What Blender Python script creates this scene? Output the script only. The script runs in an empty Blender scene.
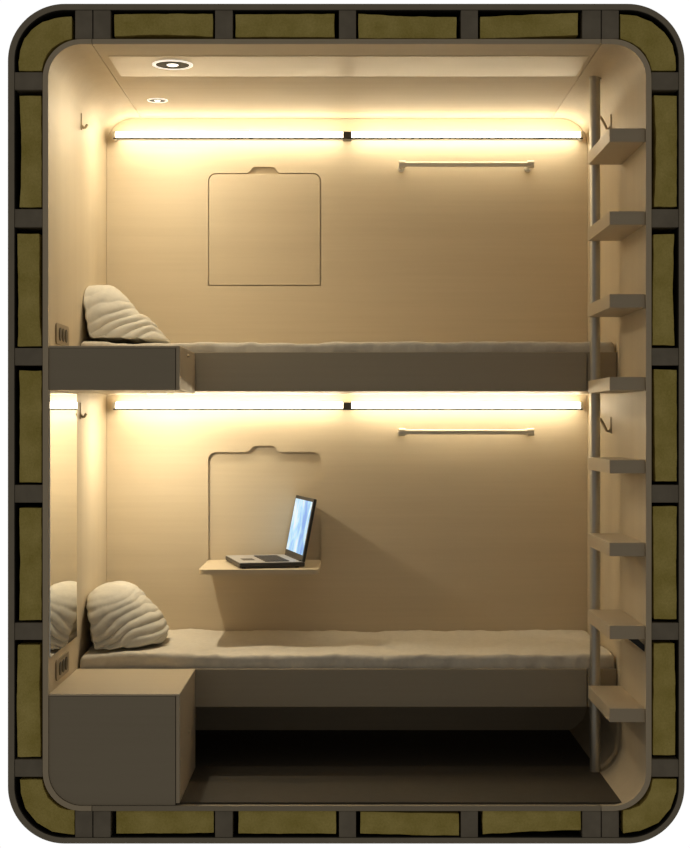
import bpy, bmesh, math, random
from mathutils import Vector, Matrix, noise

random.seed(4)
C = bpy.context.scene.collection
U = 1/285.0            # metres per measured unit at the front face of the pod
D = 5.5                # distance of the camera from the front face
EYE = 381*U            # eye height above the pod bottom
CX, CY = 346.5, 425.0

def dep(s): return D*(1/s-1)
def sc(d): return D/(D+d)
def X(v): return v*U
def Z(v): return EYE+v*U
BACK = dep(.805)       # back wall
BEDF = dep(.905)       # front of the beds

# ------------------------------------------------------------------ materials
def new_mat(name):
    m = bpy.data.materials.new(name); m.use_nodes = True
    nt = m.node_tree; b = nt.nodes['Principled BSDF']
    return m, nt, b

def plain(name, col, rough=.5, metal=0.0, spec=.5, vary=.06, scale=30, bump=0.0):
    m, nt, b = new_mat(name)
    tc = nt.nodes.new('ShaderNodeTexCoord')
    n = nt.nodes.new('ShaderNodeTexNoise'); n.inputs['Scale'].default_value = scale; n.inputs['Detail'].default_value = 4
    nt.links.new(tc.outputs['Object'], n.inputs['Vector'])
    r = nt.nodes.new('ShaderNodeValToRGB')
    r.color_ramp.elements[0].position = .3; r.color_ramp.elements[1].position = .7
    r.color_ramp.elements[0].color = (*[c*(1-vary) for c in col], 1)
    r.color_ramp.elements[1].color = (*[min(1, c*(1+vary)) for c in col], 1)
    nt.links.new(n.outputs['Fac'], r.inputs['Fac']); nt.links.new(r.outputs['Color'], b.inputs['Base Color'])
    b.inputs['Roughness'].default_value = rough; b.inputs['Metallic'].default_value = metal
    b.inputs['Specular IOR Level'].default_value = spec
    if bump:
        bp = nt.nodes.new('ShaderNodeBump'); bp.inputs['Strength'].default_value = bump; bp.inputs['Distance'].default_value = .01
        nt.links.new(n.outputs['Fac'], bp.inputs['Height']); nt.links.new(bp.outputs['Normal'], b.inputs['Normal'])
    return m

def wood(name, col, axis='X', rough=.42, vary=.045, spec=.4):
    """pale veneer: fine grain drawn out along one axis"""
    m, nt, b = new_mat(name)
    tc = nt.nodes.new('ShaderNodeTexCoord')
    mp = nt.nodes.new('ShaderNodeMapping')
    k = {'X': (1.6, 60, 60), 'Y': (60, 1.6, 60), 'Z': (60, 60, 1.6)}[axis]
    mp.inputs['Scale'].default_value = k
    n = nt.nodes.new('ShaderNodeTexNoise'); n.inputs['Scale'].default_value = 1.0; n.inputs['Detail'].default_value = 5; n.inputs['Roughness'].default_value = .62
    mp2 = nt.nodes.new('ShaderNodeMapping'); mp2.inputs['Scale'].default_value = tuple(v/7 for v in k)
    n2 = nt.nodes.new('ShaderNodeTexNoise'); n2.inputs['Scale'].default_value = 1.0; n2.inputs['Detail'].default_value = 2
    mx = nt.nodes.new('ShaderNodeMath'); mx.operation = 'ADD'
    hf = nt.nodes.new('ShaderNodeMath'); hf.operation = 'MULTIPLY'; hf.inputs[1].default_value = .5
    r = nt.nodes.new('ShaderNodeValToRGB')
    r.color_ramp.elements[0].position = .32; r.color_ramp.elements[1].position = .68
    r.color_ramp.elements[0].color = (*[c*(1-vary*w) for c, w in zip(col, (1, 1.15, 1.5))], 1)
    r.color_ramp.elements[1].color = (*[c*(1+vary) for c in col], 1)
    L = nt.links.new
    L(tc.outputs['Object'], mp.inputs['Vector']); L(mp.outputs['Vector'], n.inputs['Vector'])
    L(tc.outputs['Object'], mp2.inputs['Vector']); L(mp2.outputs['Vector'], n2.inputs['Vector'])
    L(n.outputs['Fac'], mx.inputs[0]); L(n2.outputs['Fac'], mx.inputs[1]); L(mx.outputs[0], hf.inputs[0])
    L(hf.outputs[0], r.inputs['Fac']); L(r.outputs['Color'], b.inputs['Base Color'])
    b.inputs['Roughness'].default_value = rough; b.inputs['Specular IOR Level'].default_value = spec
    return m

def emit(name, col, strength):
    m, nt, b = new_mat(name)
    b.inputs['Base Color'].default_value = (.9, .9, .88, 1)
    b.inputs['Emission Color'].default_value = (*col, 1); b.inputs['Emission Strength'].default_value = strength
    return m

WC = (.60, .515, .38)
M = {}
M['wood_x'] = wood('maple_veneer_long', WC, 'X')
M['wood_y'] = wood('maple_veneer_deep', WC, 'Y', rough=.5)
M['wood_z'] = wood('maple_veneer_upright', WC, 'Z', rough=.55, spec=.22)
M['ceil'] = wood('ceiling_veneer', WC, 'X', rough=.6, spec=.25)
M['panel'] = wood('satin_ceiling_panel', (.62, .54, .42), 'X', rough=.3, spec=.5)
M['front'] = wood('shaded_front_veneer', (.385, .335, .25), 'X', vary=.03, rough=.55)  # the pale veneer darkened to carry the shade on front faces
M['tread'] = wood('tread_veneer', (.54, .455, .33), 'X', vary=.03, rough=.5)
M['floor'] = plain('dark_floor', (.072, .062, .048), rough=.65, vary=.05, spec=.25)
M['shell'] = plain('shell_plywood', (.335, .30, .235), rough=.8, vary=.05, scale=14, spec=.2)
M['stud'] = plain('stud_timber', (.275, .245, .195), rough=.85, vary=.12, scale=16, spec=.2)
M['rear'] = plain('rear_board', (.12, .11, .1), rough=.9)
M['steel'] = plain('brushed_steel', (.55, .53, .48), rough=.36, metal=.9, vary=.03)
M['chrome'] = plain('bright_trim', (.85, .84, .80), rough=.16, metal=1.0, vary=.02)
M['alu'] = plain('satin_aluminium', (.82, .79, .72), rough=.33, metal=.6, vary=.03)
M['dark_metal'] = plain('dark_metal', (.10, .09, .08), rough=.4, metal=.6)
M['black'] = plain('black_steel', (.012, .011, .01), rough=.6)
M['linen'] = plain('linen', (.66, .62, .54), rough=.9, vary=.04, scale=60, spec=.15)
M['pillow'] = plain('pillow_linen', (.60, .58, .52), rough=.92, vary=.03, scale=60, spec=.12)
M['plate'] = wood('socket_plate', (.30, .24, .16), 'Y', vary=.03)
M['slot'] = plain('socket_plastic', (.05, .042, .03), rough=.5)
M['hook'] = plain('hook_enamel', (.50, .41, .27), rough=.45)
M['tube'] = emit('lit_tube', (1.0, .87, .63), 16.5)
M['enamel'] = plain('white_enamel', (.93, .92, .88), rough=.35, vary=.01)
M['ring'] = emit('glowing_white_rim', (1.0, .95, .84), .75)  # white rim given a faint glow in place of light it doesn't catch
M['led'] = emit('downlight_lens', (1.0, .93, .8), 2.2)
M['lap_deck'] = plain('laptop_deck', (.42, .41, .40), rough=.4, vary=.02)
M['lap_dark'] = plain('laptop_case', (.035, .033, .032), rough=.45)
M['lap_keys'] = plain('laptop_keys', (.03, .03, .032), rough=.55, vary=.4, scale=160)

# mirror
m, nt, b = new_mat('mirror_glass')
b.inputs['Base Color'].default_value = (.93, .93, .90, 1); b.inputs['Metallic'].default_value = 1; b.inputs['Roughness'].default_value = .02
M['mirror'] = m

# insulation: fibrous olive wool
m, nt, b = new_mat('mineral_wool')
tc = nt.nodes.new('ShaderNodeTexCoord')
n1 = nt.nodes.new('ShaderNodeTexNoise'); n1.inputs['Scale'].default_value = 130; n1.inputs['Detail'].default_value = 8; n1.inputs['Roughness'].default_value = .75
n2 = nt.nodes.new('ShaderNodeTexNoise'); n2.inputs['Scale'].default_value = 11; n2.inputs['Detail'].default_value = 3
ad = nt.nodes.new('ShaderNodeMath'); ad.operation = 'ADD'
hf = nt.nodes.new('ShaderNodeMath'); hf.operation = 'MULTIPLY'; hf.inputs[1].default_value = .5
rp = nt.nodes.new('ShaderNodeValToRGB')
rp.color_ramp.elements[0].position = .34; rp.color_ramp.elements[0].color = (.50, .41, .10, 1)
rp.color_ramp.elements[1].position = .66; rp.color_ramp.elements[1].color = (.80, .67, .24, 1)
bp = nt.nodes.new('ShaderNodeBump'); bp.inputs['Strength'].default_value = .5; bp.inputs['Distance'].default_value = .01
L = nt.links.new
L(tc.outputs['Object'], n1.inputs['Vector']); L(tc.outputs['Object'], n2.inputs['Vector'])
L(n1.outputs['Fac'], ad.inputs[0]); L(n2.outputs['Fac'], ad.inputs[1]); L(ad.outputs[0], hf.inputs[0]); L(hf.outputs[0], rp.inputs['Fac'])
L(rp.outputs['Color'], b.inputs['Base Color']); L(n1.outputs['Fac'], bp.inputs['Height']); L(bp.outputs['Normal'], b.inputs['Normal'])
b.inputs['Roughness'].default_value = 1; b.inputs['Specular IOR Level'].default_value = 0
M['wool'] = m

# laptop picture: pale blue swirl on the lit screen
m, nt, b = new_mat('screen_picture')
tc = nt.nodes.new('ShaderNodeTexCoord')
mp = nt.nodes.new('ShaderNodeMapping'); mp.inputs['Scale'].default_value = (6, 6, 4); mp.inputs['Location'].default_value = (.4, .2, .1)
n1 = nt.nodes.new('ShaderNodeTexNoise'); n1.inputs['Scale'].default_value = 2.0; n1.inputs['Detail'].default_value = 3; n1.inputs['Distortion'].default_value = .7
rp = nt.nodes.new('ShaderNodeValToRGB')
e = rp.color_ramp.elements
e[0].position = .33; e[0].color = (.16, .36, .78, 1)
e[1].position = .66; e[1].color = (.80, .92, .93, 1)
k = e.new(.48); k.color = (.36, .66, .93, 1)
L = nt.links.new
L(tc.outputs['Object'], mp.inputs['Vector']); L(mp.outputs['Vector'], n1.inputs['Vector']); L(n1.outputs['Fac'], rp.inputs['Fac'])
L(rp.outputs['Color'], b.inputs['Emission Color']); b.inputs['Emission Strength'].default_value = 1.0
b.inputs['Base Color'].default_value = (.02, .02, .02, 1); b.inputs['Roughness'].default_value = .3
M['screen'] = m

# ------------------------------------------------------------------ mesh helpers (all in world metres)
def finish(name, bm, mat, parent=None, smooth=False, angle=35):
    bmesh.ops.remove_doubles(bm, verts=bm.verts, dist=1e-6)
    bmesh.ops.recalc_face_normals(bm, faces=bm.faces)
    if parent is not None:
        bmesh.ops.transform(bm, matrix=parent_world(parent).inverted(), verts=bm.verts)
    me = bpy.data.meshes.new(name); bm.to_mesh(me); bm.free()
    if smooth:
        me.shade_smooth(); me.set_sharp_from_angle(angle=math.radians(angle))
    me.materials.append(mat)
    o = bpy.data.objects.new(name, me); C.objects.link(o)
    if parent is not None: o.parent = parent
    return o

def parent_world(p):
    mtx = Matrix.Identity(4); chain = []
    while p is not None: chain.append(p); p = p.parent
    for q in reversed(chain): mtx = mtx @ Matrix.LocRotScale(q.location, q.rotation_euler, None)
    return mtx

def tag(o, label=None, cat=None, group=None, kind=None):
    for k, v in (('label', label), ('category', cat), ('group', group), ('kind', kind)):
        if v: o[k] = v
    return o

def thing(name, label, cat, loc=(0, 0, 0), group=None, rotz=0):
    o = bpy.data.objects.new(name, None); C.objects.link(o)
    o.location = loc; o.rotation_euler = (0, 0, rotz); o.empty_display_size = .05
    return tag(o, label, cat, group)

def add_box(bm, x0, x1, y0, y1, z0, z1, bev=0.0, seg=2):
    r = bmesh.ops.create_cube(bm, size=1)
    vs = r['verts']
    for v in vs:
        v.co = Vector(((x0+x1)/2+v.co.x*(x1-x0), (y0+y1)/2+v.co.y*(y1-y0), (z0+z1)/2+v.co.z*(z1-z0)))
    if bev:
        es = list({e for v in vs for e in v.link_edges})
        bmesh.ops.bevel(bm, geom=es, offset=bev, segments=seg, affect='EDGES', profile=.5)
    return bm

def box(*a, **k): return add_box(bmesh.new(), *a, **k)

def add_prism(bm, pts, a0, a1, plane='XZ', bev=0.0):
    """polygon in a plane, extruded along the remaining axis"""
    def mk(p, a):
        return {'XZ': (p[0], a, p[1]), 'XY': (p[0], p[1], a), 'YZ': (a, p[0], p[1])}[plane]
    va = [bm.verts.new(mk(p, a0)) for p in pts]; vb = [bm.verts.new(mk(p, a1)) for p in pts]
    n = len(pts)
    fa = bm.faces.new(va); fb = bm.faces.new(list(reversed(vb)))
    for i in range(n): bm.faces.new((va[i], vb[i], vb[(i+1) % n], va[(i+1) % n]))
    if bev:
        es = list(fa.edges)+list(fb.edges)
        bmesh.ops.bevel(bm, geom=es, offset=bev, segments=2, affect='EDGES', profile=.5)
    return bm

def add_cyl(bm, p0, p1, r0, r1=None, seg=24):
    r1 = r0 if r1 is None else r1
    p0, p1 = Vector(p0), Vector(p1); d = p1-p0
    q = d.to_track_quat('Z', 'Y').to_matrix().to_4x4()
    bmesh.ops.create_cone(bm, cap_ends=True, segments=seg, radius1=r0, radius2=r1, depth=d.length,
                          matrix=Matrix.Translation((p0+p1)/2) @ q)
    return bm

def add_tube(bm, pts, r, seg=10):
    """round bar along a polyline, capped"""
    pts = [Vector(p) for p in pts]; rings = []; up = Vector((0, 1, 0))
    for i, p in enumerate(pts):
        t = (pts[min(i+1, len(pts)-1)]-pts[max(i-1, 0)]).normalized()
        a = t.cross(up)
        if a.length < 1e-4: a = t.cross(Vector((1, 0, 0)))
        a.normalize(); b2 = t.cross(a)
        rings.append([bm.verts.new(p+(a*math.cos(2*math.pi*k/seg)+b2*math.sin(2*math.pi*k/seg))*r) for k in range(seg)])
    for i in range(len(rings)-1):
        for k in range(seg):
            bm.faces.new((rings[i][k], rings[i][(k+1) % seg], rings[i+1][(k+1) % seg], rings[i+1][k]))
    bm.faces.new(rings[0]); bm.faces.new(list(reversed(rings[-1])))
    return bm

def add_lathe(bm, prof, center, axis=(0, 0, -1), seg=40):
    """closed profile of (radius, height) turned about an axis through center"""
    q = Vector(axis).to_track_quat('Z', 'Y'); c = Vector(center); rings = []
    for k in range(seg):
        a = 2*math.pi*k/seg
        rings.append([bm.verts.new(c+q @ Vector((r*math.cos(a), r*math.sin(a), h))) for r, h in prof])
    n = len(prof)
    for k in range(seg):
        A, B = rings[k], rings[(k+1) % seg]
        for i in range(n-1): bm.faces.new((A[i], B[i], B[i+1], A[i+1]))
    bmesh.ops.remove_doubles(bm, verts=bm.verts, dist=1e-6)
    return bm

def arc(cx, cy, r, a0, a1, n=14):
    return [(cx+r*math.cos(math.radians(a0+(a1-a0)*i/n)), cy+r*math.sin(math.radians(a0+(a1-a0)*i/n))) for i in range(n+1)]

def rrect(x0, x1, y0, y1, r, n=14):
    return arc(x1-r, y1-r, r, 0, 90, n)+arc(x0+r, y1-r, r, 90, 180, n)+arc(x0+r, y0+r, r, 180, 270, n)+arc(x1-r, y0+r, r, 270, 360, n)

def plate_with_holes(loops, y0, y1):
    """flat plate in XZ with the later loops cut out of the first, y0..y1 thick"""
    cu = bpy.data.curves.new('outline', 'CURVE'); cu.dimensions = '2D'; cu.fill_mode = 'BOTH'
    for lp in loops:
        sp = cu.splines.new('POLY'); sp.points.add(len(lp)-1); sp.use_cyclic_u = True
        for p, q in zip(sp.points, lp): p.co = (q[0], q[1], 0, 1)
    cu.extrude = (y1-y0)/2
    o = bpy.data.objects.new('outline', cu); C.objects.link(o)
    dg = bpy.context.evaluated_depsgraph_get()
    me = bpy.data.meshes.new_from_object(o.evaluated_get(dg))
    bm = bmesh.new(); bm.from_mesh(me)
    bpy.data.objects.remove(o); bpy.data.curves.remove(cu); bpy.data.meshes.remove(me)
    ym = (y0+y1)/2
    for v in bm.verts: v.co = Vector((v.co.x, ym-v.co.z, v.co.y))
    return bm

def wpts(pts): return [(X(a), Z(b)) for a, b in pts]
def struct(name, bm, mat, smooth=False, parent=None):
    o = finish(name, bm, mat, parent, smooth)
    if parent is None: o['kind'] = 'structure'
    return o

# ------------------------------------------------------------------ the pod shell
HW, HH, R = 299.5, 381, 34
HL = 298.3            # left wall face
OW, OH, RO = 305, 386, 39
DEEP = BACK+.03

def side_liner(sgn):
    HW, OW = (299.5, 305) if sgn > 0 else (HL, 303.8)
    inner = [(255, HH)]+arc(HW-R, HH-R, R, 90, 0)+arc(HW-R, -HH+R, R, 0, -90)+[(255, -HH)]
    outer = [(255, -OH)]+arc(OW-RO, -OH+RO, RO, -90, 0)+arc(OW-RO, OH-RO, RO, 0, 90)+[(255, OH)]
    pts = wpts([(sgn*a, b) for a, b in inner+outer])
    bm = bmesh.new(); add_prism(bm, pts, 0, DEEP)
    return bm
struct('wall_left', side_liner(-1), M['wood_z'], True)
struct('wall_right', side_liner(1), M['wood_z'], True)
ceil = struct('ceiling', box(X(-254.3), X(254.3), 0, DEEP, Z(HH), Z(OH)), M['ceil'])
struct('access_panel', box(X(-246), X(250), dep(.9685), dep(.916), Z(HH)-.0015, Z(HH)+.002), M['panel'], parent=ceil)
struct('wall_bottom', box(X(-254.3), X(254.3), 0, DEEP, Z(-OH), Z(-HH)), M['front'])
struct('floor', box(X(-276.5), X(276.5), .024, BACK-.001, Z(-HH)+.0005, Z(-HH)+.0072), M['floor'])

# back wall with the two table recesses
def leaf_outline(zt, zb, x0=-172, x1=-31.7, r=10, notch=True, g=0):
    x0 += g; x1 -= g; zt -= g; zb += g
    p = arc(x1-r, zt-r, r, 0, 90, 8)
    if notch:
        p += [(-83.9, zt), (-86, zt+2), (-89, zt+6.5), (-92, zt+7.8), (-114, zt+7.8), (-117, zt+6.5), (-120.5, zt+2), (-123.6, zt)]
    p += arc(x0+r, zt-r, r, 90, 180, 8)
    return p+[(x0, zb), (x1, zb)]
UPT, UPB, LOT, LOB = 313.0, 172.7, -33.5, -173.8
wb = plate_with_holes([wpts(rrect(-HL+.3, HW-.3, -HH+.3, HH-.3, R)),
                       wpts(leaf_outline(UPT, UPB)), wpts(leaf_outline(LOT, LOB))], BACK, BACK+.016)
add_box(wb, X(-HL+6), X(HW-6), BACK+.0165, BACK+.03, Z(-HH+6), Z(HH-6))
struct('wall_back', wb, M['wood_x'])

# outer skin, rear board and the studs between the skins
struct('trim_1', plate_with_holes([wpts(rrect(-338.6, 338, -418.6, 421.2, 57, 24)), wpts(rrect(-332.4, 332.6, -413, 415.4, 51, 24))], 0, 1.40), M['shell'], True)
struct('wall_rear', plate_with_holes([wpts(rrect(-338.4, 337.8, -418.4, 421, 57, 24))], 1.401, 1.42), M['rear'])
struct('trim_2', plate_with_holes([wpts(rrect(-332.3, 332.5, -412.9, 415.3, 51, 24)), wpts(rrect(-331.6, 331.8, -412.2, 414.6, 50.4, 24))], .0045, 1.39), M['black'], True)  # black lining added so the cavity gaps read as deep shade
tn = [3]
def stud(x0, x1, z0, z1):
    bm = box(X(x0), X(x1), .003, DEEP, Z(z0), Z(z1), bev=.0015, seg=1)
    struct('trim_%d' % tn[0], bm, M['stud']); tn[0] += 1
for a, b_ in ((72, 89.5), (209, 227), (348, 365.3), (485, 502.6), (623, 640), (759.7, 777)):
    stud(-332.2, -304, CY-b_, CY-a); stud(305.2, 332.4, CY-b_, CY-a)
for a, b_ in ((75, 92.1), (93.2, 110.3), (215, 232.5), (339, 356), (461, 478), (582.5, 601), (602, 619)):
    stud(a-CX, b_-CX, 386.2, 415.2); stud(a-CX, b_-CX, -412.8, -386.2)

# insulation blocks, measured corner by corner
def block(pts, label, deep=.55):
    n = len(pts); out = []
    mx = (min(p[0] for p in pts)+max(p[0] for p in pts))/2; my = (min(p[1] for p in pts)+max(p[1] for p in pts))/2
    kx = 1-1.0/(max(p[0] for p in pts)-min(p[0] for p in pts)); ky = 1-1.2/(max(p[1] for p in pts)-min(p[1] for p in pts))
    pts = [(mx+(p[0]-mx)*kx, my+(p[1]-my)*ky) for p in pts]
    for i in range(n):
        a, b2 = Vector(pts[i]), Vector(pts[(i+1) % n]); L_ = (b2-a).length; k = max(1, int(L_/3.2))
        nn = Vector((-(b2-a).y, (b2-a).x)).normalized() if L_ else Vector((0, 0))
        for j in range(k):
            q = a.lerp(b2, j/k)
            w = noise.noise(Vector((q.x*.07, q.y*.07, 3.1)))*.7+noise.noise(Vector((q.x*.3, q.y*.3, 9.7)))*.25
            q = q+nn*w*.8
            out.append((X(q.x-CX), Z(CY-q.y)))
    bm = bmesh.new(); add_prism(bm, out, .007, deep)
    o = finish('insulation_block', bm, M['wool'])
    return tag(o, label, 'insulation', 'olive insulation blocks in the shell frame')
blocks = [
 ([(18.6,94.8),(41.2,94.8),(41.4,150),(41.6,207.5),(18.6,207.5),(20.6,170),(20.6,140)], 'straight olive insulation block in the left frame, topmost of five, beside the upper strip light'),
 ([(16.5,233),(39,233),(39.5,280),(39.3,310),(41.4,346.8),(17,346.8),(17.6,300)], 'straight olive insulation block in the left frame, second from the top'),
 ([(18.5,370),(41.5,370),(41.5,483),(18.6,483),(19,430)], 'straight olive insulation block in the left frame, middle of five'),
 ([(18.6,507.5),(41.5,507.5),(41.5,621),(18.6,621),(19.3,560)], 'straight olive insulation block in the left frame, fourth from the top, beside the mirror'),
 ([(17.2,644.6),(40,644.6),(39.4,690),(40.8,757.8),(17,757.8),(15.8,700)], 'straight olive insulation block in the left frame, lowest of five, beside the storage cabinet'),
 ([(654.2,94.4),(677.6,95),(677.6,207),(654,207),(656,170),(656,130)], 'straight olive insulation block in the right frame, topmost of five, beside the top ladder step'),
 ([(653.6,233.8),(675,233.2),(673.4,290),(675.4,346),(652.8,345.4),(652.8,300)], 'straight olive insulation block in the right frame, second from the top, with a bowed edge'),
 ([(654,368.6),(677.6,369.4),(677.6,482),(655.4,482),(654.6,430)], 'straight olive insulation block in the right frame, middle of five'),
 ([(653,506),(677.3,506),(677.3,620),(654,620)], 'straight olive insulation block in the right frame, fourth from the top'),
 ([(654,643.2),(675.4,643.2),(676.2,700),(676,756),(652.8,756)], 'straight olive insulation block in the right frame, lowest of five, beside the lowest step'),
 ([(113.6,13.4),(160,12.6),(213,12.8),(213,37),(180,35),(150,34.6),(113.6,36.4)], 'long olive insulation block in the top frame above the downlights, with a hollow lower edge'),
 ([(235,13.4),(335,12.8),(335,37),(235,37)], 'long even olive insulation block in the top frame, second from the left'),
 ([(358,12.8),(410,15.6),(457,16.2),(457,38.3),(358,38.3)], 'long olive insulation block in the top frame, third from left, under a black gap'),
 ([(480,16),(530,13.6),(578.6,12),(578.6,34.8),(530,36.8),(480,38.4)], 'long olive insulation block in the top frame, rightmost of the four, tilted upward'),
 ([(115.6,810.6),(214,810.6),(214,833.6),(170,834.6),(115.6,834.6)], 'long olive insulation block in the bottom frame under the storage cabinet'),
 ([(238,810.6),(336.4,810.6),(336.4,834.6),(238,834.6)], 'long even olive insulation block in the bottom frame, second from the left'),
 ([(360,811.6),(459.6,813.8),(459.6,836.6),(410,836),(360,834.4)], 'long olive insulation block in the bottom frame, third from the left'),
 ([(482.4,810.8),(581.4,810.8),(581.4,830.6),(530,832.4),(482.4,835.4)], 'olive insulation block in the bottom frame, rightmost of four, above a wedge gap'),
 ([(71.8,15.5),(55,17),(42,21),(31,29),(24,38),(19.4,50),(17.6,62),(18.2,71),(41,71),(43,62),(46.5,54),(52,47.4),(59,42.6),(65,40),(71.8,38.4)], 'curved olive insulation block in the top left corner of the shell'),
 ([(620,12.8),(637,15.2),(652,21),(665,31.6),(673.4,44.8),(676.2,57),(676.6,70.6),(652.4,70.6),(650,62),(646,54),(640,47.4),(632,42),(620,38)], 'curved olive insulation block in the top right corner of the shell'),
 ([(19,779.6),(41.4,779.6),(43,789),(47,798),(53,804),(60,808.4),(67,810.4),(74.6,810.6),(74.6,835.8),(52,832.6),(36,823.4),(25,809),(20,794)], 'curved olive insulation block in the bottom left corner of the shell'),
 ([(653.4,779),(677.4,779),(677,792),(671.6,809),(659,823.6),(640,832),(623,834.4),(623,811),(630,810),(640,806),(647,799),(651.4,790)], 'curved olive insulation block in the bottom right corner of the shell'),
]
for pts, lb in blocks: block(pts, lb)

# ------------------------------------------------------------------ strip lights
def strip_light(zc, label):
    ld = BACK-.07; z = Z(zc)
    t = thing('strip_light', label, 'light', (0, BACK, z), 'strip lights on the back wall')
    finish('mounting_rail', box(X(-288), X(290), BACK-.012, BACK-.0005, z-.008, z+.008, bev=.002), M['steel'], t)
    for x0, x1 in ((-283, -4.6), (6.4, 287)):
        bm = bmesh.new(); add_cyl(bm, (X(x0), ld, z), (X(x1), ld, z), .0142, seg=24)
        finish('tube', bm, M['tube'], t, True)
    bm = box(X(-4.4), X(6.2), ld-.016, BACK-.0125, z-.0165, z+.013, bev=.002)
    add_box(bm, X(-2.6), X(-1.2), ld-.0185, ld-.0155, z-.014, z+.011); add_box(bm, X(2.6), X(4.0), ld-.0185, ld-.0155, z-.014, z+.011)
    finish('connector', bm, M['dark_metal'], t)
    for x0, x1 in ((-287.5, -283.2), (287.2, 291)):
        finish('end_cap', box(X(x0), X(x1), ld-.016, BACK-.0125, z-.0165, z+.0145, bev=.002), M['steel'], t)
    bm = bmesh.new(); add_cyl(bm, (X(-286), ld-.0165, z-.0165), (X(290), ld-.0165, z-.0165), .0034, seg=10)
    finish('guard_rod', bm, M['black'], t, True)
strip_light(356.3, 'upper warm white strip light near the ceiling of the top bunk')
strip_light(24.0, 'lower warm white strip light under the upper bunk')

# ------------------------------------------------------------------ recessed downlights
def downlight(xc, d, zt, r, watt, label):
    t = thing('downlight', label, 'light', (X(xc), d, Z(zt)), 'small round ceiling downlights')
    c = (X(xc), d, Z(zt)-.0004)
    bm = add_lathe(bmesh.new(), [(r*.86, 0), (r*1.03, 0), (r*1.03, .002), (r*.99, .0035), (r*.9, .0035), (r*.86, .002), (r*.86, 0)], c)
    finish('rim', bm, M['ring'], t, True)
    bm = add_lathe(bmesh.new(), [(r*.30, .001), (r*.85, .001), (r*.85, .0018), (r*.5, .0015), (r*.30, .002), (r*.30, .001)], c)
    finish('reflector', bm, M['black'], t, True)
    bm = add_lathe(bmesh.new(), [(0, .001), (r*.29, .001), (r*.29, .003), (r*.2, .005), (0, .006)], c)
    finish('lens', bm, M['led'], t, True)
    la = bpy.data.lights.new('downlight_lamp', 'AREA'); la.shape = 'DISK'; la.size = r; la.energy = watt; la.color = (1, .86, .62)
    lo = bpy.data.objects.new('downlight_lamp', la); C.objects.link(lo); lo.parent = t; lo.location = (0, 0, -.016)
downlight(-183.6, dep(.9475), HH-.45, .073, 4.6, 'large round chrome rimmed downlight in the ceiling panel near the front')
downlight(-221.6, dep(.853), HH, .041, 4.0, 'small round ceiling downlight close to the upper strip light')

# ------------------------------------------------------------------ beds
def bunk(zt, zb, label, name='bunk_base'):
    t = thing(name, label, 'bed', (0, (BEDF+BACK)/2, Z(zb)), 'built-in bunk bases')
    y0 = BEDF
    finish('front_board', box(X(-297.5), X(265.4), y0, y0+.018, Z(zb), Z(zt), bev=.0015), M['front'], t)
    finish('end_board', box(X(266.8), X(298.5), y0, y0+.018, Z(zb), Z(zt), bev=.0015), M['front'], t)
    finish('bed_panel', box(X(-297.8), X(298.8), y0+.0185, BACK-.001, Z(zb)+.001, Z(zb)+.016), M['wood_x'], t)
bunk(80.5, 37.4, 'upper bunk base board spanning the pod above the lower strip light')
bunk(-269.8, -311.6, 'lower bunk base board with the dark storage void beneath')

def mattress(zb, zt, seed, label, rip):
    x0, x1 = X(-295.5), X(297.5); y0, y1 = BEDF+.026, BACK-.004
    r = .02; N = 320; prof = []
    def seg(cx, cy, a0, a1, n=7): return arc(cx, cy, r, a0, a1, n)
    z0, z1 = Z(zb), Z(zt)
    top = [(y0+r+(y1-y0-2*r)*k/40, z1) for k in range(1, 40)]
    front = [(y0, z0+.02+(z1-r-z0-.02)*k/6) for k in range(6)]
    prof = [(y0+.004, z0)]+front+list(reversed(seg(y0+r, z1-r, 90, 180)))+top+list(reversed(seg(y1-r, z1-r, 0, 90)))+[(y1, z0+.02), (y1-.004, z0)]
    bm = bmesh.new(); rings = []
    for i in range(N+1):
        u = i/N; x = x0+(x1-x0)*u
        e = min(x-x0, x1-x); sh = 0 if e > r else .6*(r-math.sqrt(max(0, r*r-(r-e)**2)))
        ring = []
        for (y, z) in prof:
            h = (z-z0)/(z1-z0)
            w = noise.noise(Vector((x*5, y*4, seed)))*.6+noise.noise(Vector((x*14, y*9, seed+4)))*.32+noise.noise(Vector((x*34, y*20+z*15, seed+8)))*.14
            dz = w*rip*max(0, h)**2
            dy = (noise.noise(Vector((x*8, z*12, seed+20)))*.5+noise.noise(Vector((x*24, z*18, seed+30)))*.4)*rip*max(0, min(1, (y0+.08-y)/.08))
            zz = z-sh*h+dz; yy = y+max(-.006, dy*min(1, h*2))+(.3*sh if y < (y0+y1)/2 else -.3*sh)
            ring.append(bm.verts.new((x, yy, zz)))
        rings.append(ring)
    n = len(prof)
    for i in range(N):
        for k in range(n):
            bm.faces.new((rings[i][k], rings[i][(k+1) % n], rings[i+1][(k+1) % n], rings[i+1][k]))
    bm.faces.new(rings[0]); bm.faces.new(list(reversed(rings[-1])))
    return tag(finish('mattress', bm, M['linen'], None, True, 60), label, 'mattress', 'sheet covered mattresses')
mattress(37.4+4.8, 92.0, 2.3, 'thin sheet covered mattress on the upper bunk', .016)
mattress(-311.6+4.8, -254.5, 7.9, 'off white sheet covered mattress on the lower bunk', .015)

def catmull(pts, per=10):
    out = []; n = len(pts)
    for i in range(n):
        p0, p1, p2, p3 = (Vector(pts[(i+k-1) % n]) for k in range(4))
        for j in range(per):
            t = j/per
            out.append(.5*((2*p1)+(-p0+p2)*t+(2*p0-5*p1+4*p2-p3)*t*t+(-p0+3*p1-3*p2+p3)*t**3))
    return out

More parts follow.
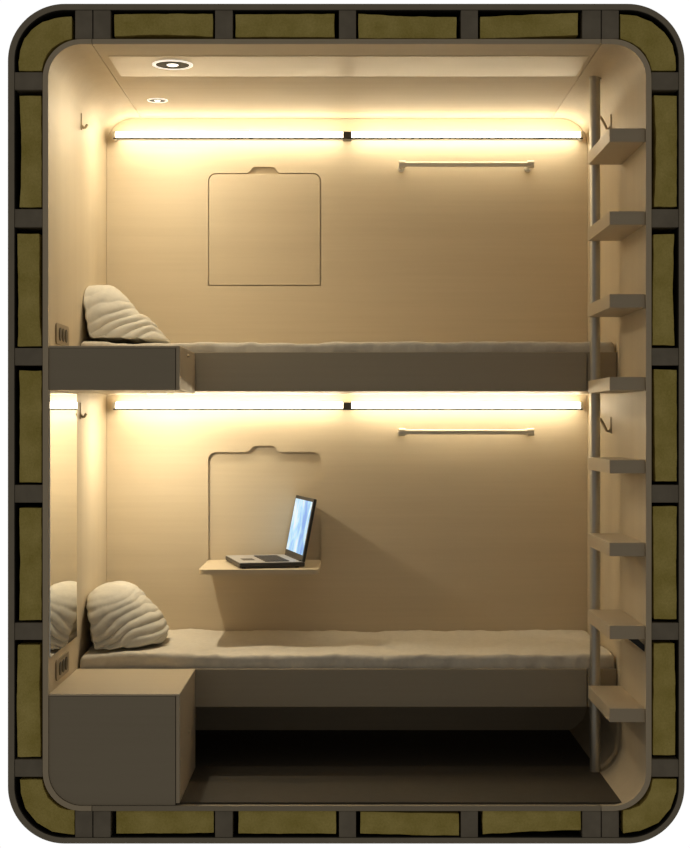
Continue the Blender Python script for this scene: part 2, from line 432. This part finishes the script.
def pillow(sil, s, ybase, d0, d1, zrest, ax, seed, label, amp, folds):
    """sil: side outline of the leaning pillow; d0..d1 its extent across the bed"""
    pr = [Vector((X((p[0]-CX)/s), zrest+(ybase-p[1])*U/s)) for p in catmull(sil, 16)]
    A = Vector((X((ax[0][0]-CX)/s), zrest+(ybase-ax[0][1])*U/s)); B = Vector((X((ax[1][0]-CX)/s), zrest+(ybase-ax[1][1])*U/s))
    ab = (B-A); L2 = ab.dot(ab)
    bm = bmesh.new(); rings = []; MS = 110
    for j in range(MS+1):
        t = -1+2*j/MS; tt = math.sin(t*math.pi/2)
        y = (d0+d1)/2+(d1-d0)/2*tt
        f = (1-abs(tt)**2.2)**.6 if abs(tt) < 1 else 0; g = max(.004, (1-abs(tt)**3.2))**.5
        ring = []
        for p in pr:
            k = max(0, min(1, (p-A).dot(ab)/L2)); q = A+ab*k
            w = q.lerp(p, .45+.55*f)
            m0 = Vector((A.x*.93+B.x*.07, zrest+.008)); w = m0+(w-m0)*g
            w.y = max(w.y, zrest)
            ring.append(bm.verts.new((w.x, y, w.y)))
        rings.append(ring)
    n = len(pr)
    for j in range(MS):
        for k in range(n):
            bm.faces.new((rings[j][k], rings[j][(k+1) % n], rings[j+1][(k+1) % n], rings[j+1][k]))
    bm.faces.new(rings[0]); bm.faces.new(list(reversed(rings[-1])))
    bmesh.ops.recalc_face_normals(bm, faces=bm.faces); bm.normal_update()
    off = []
    for v in bm.verts:
        c = v.co; x = c.x-A.x; z = c.z-zrest
        q = (-.42*x+.9*z)*folds+2.6*noise.noise(Vector((c.x*6, c.y*4, c.z*6+seed)))+.9*noise.noise(Vector((c.x*13, c.y*7, c.z*13+seed)))+(c.y-d0)*3
        rd = 1-abs(math.sin(q))**.8
        hm = max(0, min(1, 1.25-z/.21))
        w = amp*hm*(.2-rd*1.5)*(.65+.8*noise.noise(Vector((c.x*8, c.y*6, c.z*8+seed+11))))+.003*noise.noise(Vector((c.x*9, c.y*9, c.z*9+seed+5)))+.0015*noise.noise(Vector((c.x*30, c.y*20, c.z*30+seed)))
        off.append((v, v.normal*w))
    wall = X(-HL)+.003
    for v, o in off:
        v.co += o; v.co.z = max(v.co.z, zrest); v.co.x = max(v.co.x, wall)
    return tag(finish('pillow', bm, M['pillow'], None, True, 80), label, 'pillow', 'white pillows')
pillow([(90,342),(85,325),(82,303),(82,287.5),(90,285),(99,284.3),(110,286),(120,294),(127,302),(134,311),(142,315),(150,322),(158,332),(165,340),(160,342.5),(125,343.5)],
       .87, 343, .66, 1.22, Z(95.5), ((92,292),(156,338)), 3.0, 'plain white pillow slumped against the wall on the upper bunk', .0075, 78)
pillow([(91,647),(89,626),(86,606),(86.5,597),(93,591),(103,588),(114,587),(125,589),(134,595),(141,603),(148,610.5),(155,618),(160,627),(164,635),(163,642),(155,647.5),(125,648.5)],
       .875, 648, .64, 1.20, Z(-253.4), ((96,594),(158,638)), 8.0, 'deeply creased white pillow leaning on the wall of the lower bunk', .0095, 92)

# ------------------------------------------------------------------ cabinets at the foot of the front left
XR = -167.0
def side_box(name, zt, zb, label, cat, rounded):
    y0, y1 = .004, BEDF-.002; th = 2.0
    t = thing(name, label, cat, (X(-233), (y0+y1)/2, Z(zb)))
    finish('top_panel', box(X(-297.9), X(XR), y0, y1, Z(zt-th), Z(zt), bev=.001), M['wood_x'], t)
    sp = finish('side_panel', box(X(XR-3.6), X(XR), y0, y1, Z(zb), Z(zt-th)-.0006, bev=.001), M['tread'], t)
    zf = zt-th-.4
    if rounded:
        pts = [(-297.9, zf)]+arc(-HL+R+.4, -HH+R+.4, R, 180, 270)+[(XR-4.4, -HH+.4), (XR-4.4, zf)]
    else:
        pts = [(-297.9, zb), (XR-4.4, zb), (XR-4.4, zf), (-297.9, zf)]
    bm = bmesh.new(); add_prism(bm, wpts(pts), y0+.001, y0+.017)
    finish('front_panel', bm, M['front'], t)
    if not rounded:
        finish('bottom_panel', box(X(-297.9), X(XR-4.0), y0+.0185, y1, Z(zb), Z(zb)+.012), M['wood_x'], t)
    d = dep(.955) if not rounded else dep(.947); zk = 72.3 if not rounded else -324
    bm = bmesh.new(); add_cyl(bm, (X(XR)-.001, d, Z(zk)), (X(XR)+.009, d, Z(zk)), .006, .0045, 16)
    finish('knob', bm, M['hook'], t, True)
side_box('side_shelf', 79.3, 35.0, 'shallow shelf box at the head of the upper bunk', 'shelf', False)
side_box('storage_cabinet', -269.4, -378.5, 'tall floor standing storage cabinet beside the lower bunk', 'cabinet', True)

# ------------------------------------------------------------------ ladder
t = thing('ladder', 'ladder of eight open treads on a steel post along the right wall', 'ladder', (X(272), dep(.914), Z(-HH)+.0075))
pd = dep(.914)
bm = bmesh.new(); add_cyl(bm, (X(271.9), pd, Z(-HH)+.0075), (X(271.9), pd, Z(HH)-.0005), .0203, seg=32)
finish('post', bm, M['steel'], t, True)
bm = bmesh.new(); add_cyl(bm, (X(272.2), pd, Z(HH)-.012), (X(272.2), pd, Z(HH)-.0007), .024, seg=32)
finish('ceiling_flange', bm, M['steel'], t, True)
for k in range(8):
    zt = (CY-128.3-82.9*k)/.998
    finish('tread', box(X(263.6), X(299.2), dep(.998), pd-.0208, Z(zt-13.6), Z(zt), bev=.0012), M['tread'], t)
    if k == 6:  # black diagonal piece below this tread only
        zb_ = zt-13.6
        pts = [(283, zb_), (292.5, zb_), (299, zb_-6), (299, zb_-13)]
        bm = bmesh.new(); add_prism(bm, wpts(pts), dep(.996), dep(.996)+.012)
        tag(finish('sliver', bm, M['black'], t), 'black diagonal brace')

# ------------------------------------------------------------------ folding tables
t = thing('fold_down_table', 'closed fold-down table flush in the upper wall, finger notch on top', 'table', (X(-102), BACK+.01, Z(UPB)), 'fold-down wall tables')
bm = bmesh.new(); add_prism(bm, wpts(leaf_outline(UPT, UPB, notch=False, g=1.35, r=9)), BACK+.0008, BACK+.0155)
finish('leaf', bm, M['wood_x'], t)
t = thing('fold_down_table', 'opened fold-down table carrying the laptop', 'table', (X(-102), BACK, Z(-172.5)), 'fold-down wall tables')
yf = dep(.863); ri = 10*U
pts = arc(X(-31.9)-ri, yf+ri, ri, 0, -90, 8)+arc(X(-171.8)+ri, yf+ri, ri, 270, 180, 8)+[(X(-171.8), BACK+.0155), (X(-31.9), BACK+.0155)]
bm = bmesh.new(); add_prism(bm, pts, Z(-173.4), Z(-167.7), 'XY', bev=.0015)
finish('leaf', bm, M['wood_x'], t)

# ------------------------------------------------------------------ laptop on the opened table
ztop = Z(-167.7)
c = Vector((X(-124.5), dep(.8587), 0)); ang = math.radians(13)
LW, LD = .385, .272      # across the hinge, front to back
t = thing('laptop', 'open dark laptop with a blue lit screen on the folded-down table', 'laptop', (c.x, c.y, ztop), rotz=ang)
Wm = parent_world(t)
def lap(name, bm, mat, parent=None, smooth=False):
    bmesh.ops.transform(bm, matrix=Wm, verts=bm.verts)
    return finish(name, bm, mat, parent or t, smooth)
# local frame: x from palm rest to hinge, y from the near side to the far side
base = lap('base', box(0, LD, 0, LW, .004, .022, bev=.003), M['lap_dark'])
lap('deck', box(.002, LD-.002, .002, LW-.002, .0222, .0248, bev=.001), M['lap_deck'])
bm = bmesh.new()
for i in range(5):
    for j in range(13):
        x0 = .112+i*.0205; y0 = .030+j*.0222
        add_box(bm, x0, x0+.0185, y0, y0+.0202, .0250, .0275)
lap('keyboard', bm, M['lap_keys'])
lap('touchpad', box(.035, .085, .115, .205, .0249, .0256), M['lap_dark'])
for (xx, yy) in ((.02, .02), (.02, LW-.03), (LD-.03, .02), (LD-.03, LW-.03)):
    bm = bmesh.new(); add_cyl(bm, (xx, yy, .0003), (xx, yy, .0042), .009, seg=14); lap('foot', bm, M['black'])
tilt = math.radians(11)
def lidm(bm):
    bmesh.ops.transform(bm, matrix=Matrix.Translation((LD-.012, 0, .022)) @ Matrix.Rotation(tilt, 4, 'Y'), verts=bm.verts); return bm
lid = lap('lid', lidm(box(0, .013, 0, LW, .002, .266, bev=.003)), M['lap_dark'])
lap('screen', lidm(box(-.0012, .0005, .016, LW-.016,   .028, .252)), M['screen'], lid)
bm = bmesh.new(); add_cyl(bm, (LD-.012, .03, .025), (LD-.012, LW-.03, .025), .005, seg=14); lap('hinge', bm, M['lap_dark'], None, True)

# ------------------------------------------------------------------ rails, hooks, sockets, mirror
def rail(zc, label):
    yb = BACK-.11; z = Z(zc)
    t = thing('towel_rail', label, 'rail', (X(146), BACK, z), 'steel rails on the back wall')
    bm = bmesh.new(); add_cyl(bm, (X(68), yb, z), (X(225), yb, z), .0112, seg=24); finish('bar', bm, M['alu'], t, True)
    for a, b2, q in ((64, 72, 68), (221, 229, 225)):
        bm = bmesh.new(); add_cyl(bm, (X(a), yb, z), (X(b2), yb, z), .0165, seg=28)
        add_cyl(bm, (X(q), yb+.012, z), (X(q), BACK-.0005, z), .009, seg=20)
        add_cyl(bm, (X(q), BACK-.012, z), (X(q), BACK-.0003, z), .0155, seg=28)
        finish('bracket', bm, M['alu'], t, True)
rail(318.5, 'upper steel towel rail on the back wall of the top bunk')
rail(-8.6, 'lower steel towel rail on the back wall of the bottom bunk')

def hook(sgn, d, zc, f, label):
    x = X(HW if sgn > 0 else -HL); z = Z(zc); k = -sgn
    t = thing('coat_hook', label, 'hook', (x, d, z), 'small wall coat hooks')
    bm = add_box(bmesh.new(), min(x+k*.0004, x+k*.005), max(x+k*.0004, x+k*.005), d-.008, d+.008, z-.03, z+.035, bev=.0015)
    finish('back_plate', bm, M['hook'], t)
    bm = bmesh.new()
    add_tube(bm, [(x+k*.004, d, z-.012), (x+k*.010, d, z-.022), (x+k*.018, d, z-.020), (x+k*(.018+.012*f), d, z-.02+.024*f), (x+k*(.018+.026*f), d, z-.02+.05*f)], .0055)
    finish('prong', bm, M['hook'], t, True)
hook(-1, dep(.89), 340, .25, 'coat hook on the left wall of the upper bunk')
hook(-1, dep(.893), 15, .25, 'coat hook on the left wall of the lower bunk beside the mirror')
hook(1, dep(.884), 341, 1, 'coat hook on the right wall by the top ladder step')
hook(1, dep(.884), -1, 1, 'coat hook on the right wall of the lower bunk behind the ladder')

def socket(zc, label):
    x = X(-HL); y0, y1 = dep(.977), dep(.935); z = Z(zc); h = .038
    t = thing('socket_panel', label, 'socket', (x, (y0+y1)/2, z), 'power socket panels on the left wall')
    bm = bmesh.new(); add_prism(bm, rrect(y0, y1, z-h, z+h, .018, 6), x+.0004, x+.006, 'YZ', bev=.001)
    finish('cover_plate', bm, M['plate'], t)
    w = (y1-y0)
    for k in range(3):
        yc = y0+w*(.26+.24*k)
        bm = bmesh.new(); add_prism(bm, rrect(yc-.021, yc+.021, z-.024, z+.024, .018, 6), x+.0062, x+.0085, 'YZ')
        finish('socket', bm, M['slot'], t)
socket(94, 'socket panel on the left wall above the upper shelf box')
socket(-252, 'socket panel under the mirror by the storage cabinet')

bm = box(X(-HL)+.0005, X(-HL)+.005, .012, BEDF-.02, Z(-233), Z(34))
tag(finish('mirror', bm, M['mirror']), 'tall wall mirror beside the lower bunk reflecting the pillow', 'mirror')

# underside downlight of the lower bunk
downlight(-222.7, dep(.851), 37.4, .041, 5.5, 'small downlight under the upper bunk base by the lower strip light')

# ------------------------------------------------------------------ world: white backdrop behind; front half dimmed by direction to keep the pod dark
w = bpy.data.worlds.new('World'); bpy.context.scene.world = w; w.use_nodes = True
nt = w.node_tree; nt.nodes.clear()
out = nt.nodes.new('ShaderNodeOutputWorld'); bg = nt.nodes.new('ShaderNodeBackground')
tc = nt.nodes.new('ShaderNodeTexCoord'); sx = nt.nodes.new('ShaderNodeSeparateXYZ')
mr = nt.nodes.new('ShaderNodeMapRange'); mr.inputs['From Min'].default_value = .05; mr.inputs['From Max'].default_value = .45
rp = nt.nodes.new('ShaderNodeMix'); rp.data_type = 'RGBA'
rp.inputs['A'].default_value = (.165, .152, .132, 1); rp.inputs['B'].default_value = (1.02, 1.02, 1.02, 1)
L = nt.links.new
L(tc.outputs['Generated'], sx.inputs[0]); L(sx.outputs['Y'], mr.inputs['Value']); L(mr.outputs['Result'], rp.inputs['Factor'])
L(rp.outputs['Result'], bg.inputs['Color']); L(bg.outputs[0], out.inputs[0])

# ------------------------------------------------------------------ camera and view
cam = bpy.data.cameras.new('camera'); co = bpy.data.objects.new('camera', cam); C.objects.link(co)
co.location = (0, -D, EYE); co.rotation_euler = (math.pi/2, 0, 0)
cam.sensor_fit = 'HORIZONTAL'; cam.sensor_width = 36; cam.lens = 36*D*285/690
cam.shift_x = -1.5/690; cam.shift_y = 1.0/690
cam.clip_end = 100
S = bpy.context.scene
S.camera = co
S.view_settings.view_transform = 'Standard'; S.view_settings.look = 'None'
S.view_settings.gamma = 1; S.view_settings.use_curve_mapping = False; S.view_settings.exposure = 0
S.cycles.max_bounces = 16; S.cycles.diffuse_bounces = 10; S.cycles.glossy_bounces = 6
S.cycles.sample_clamp_indirect = 8
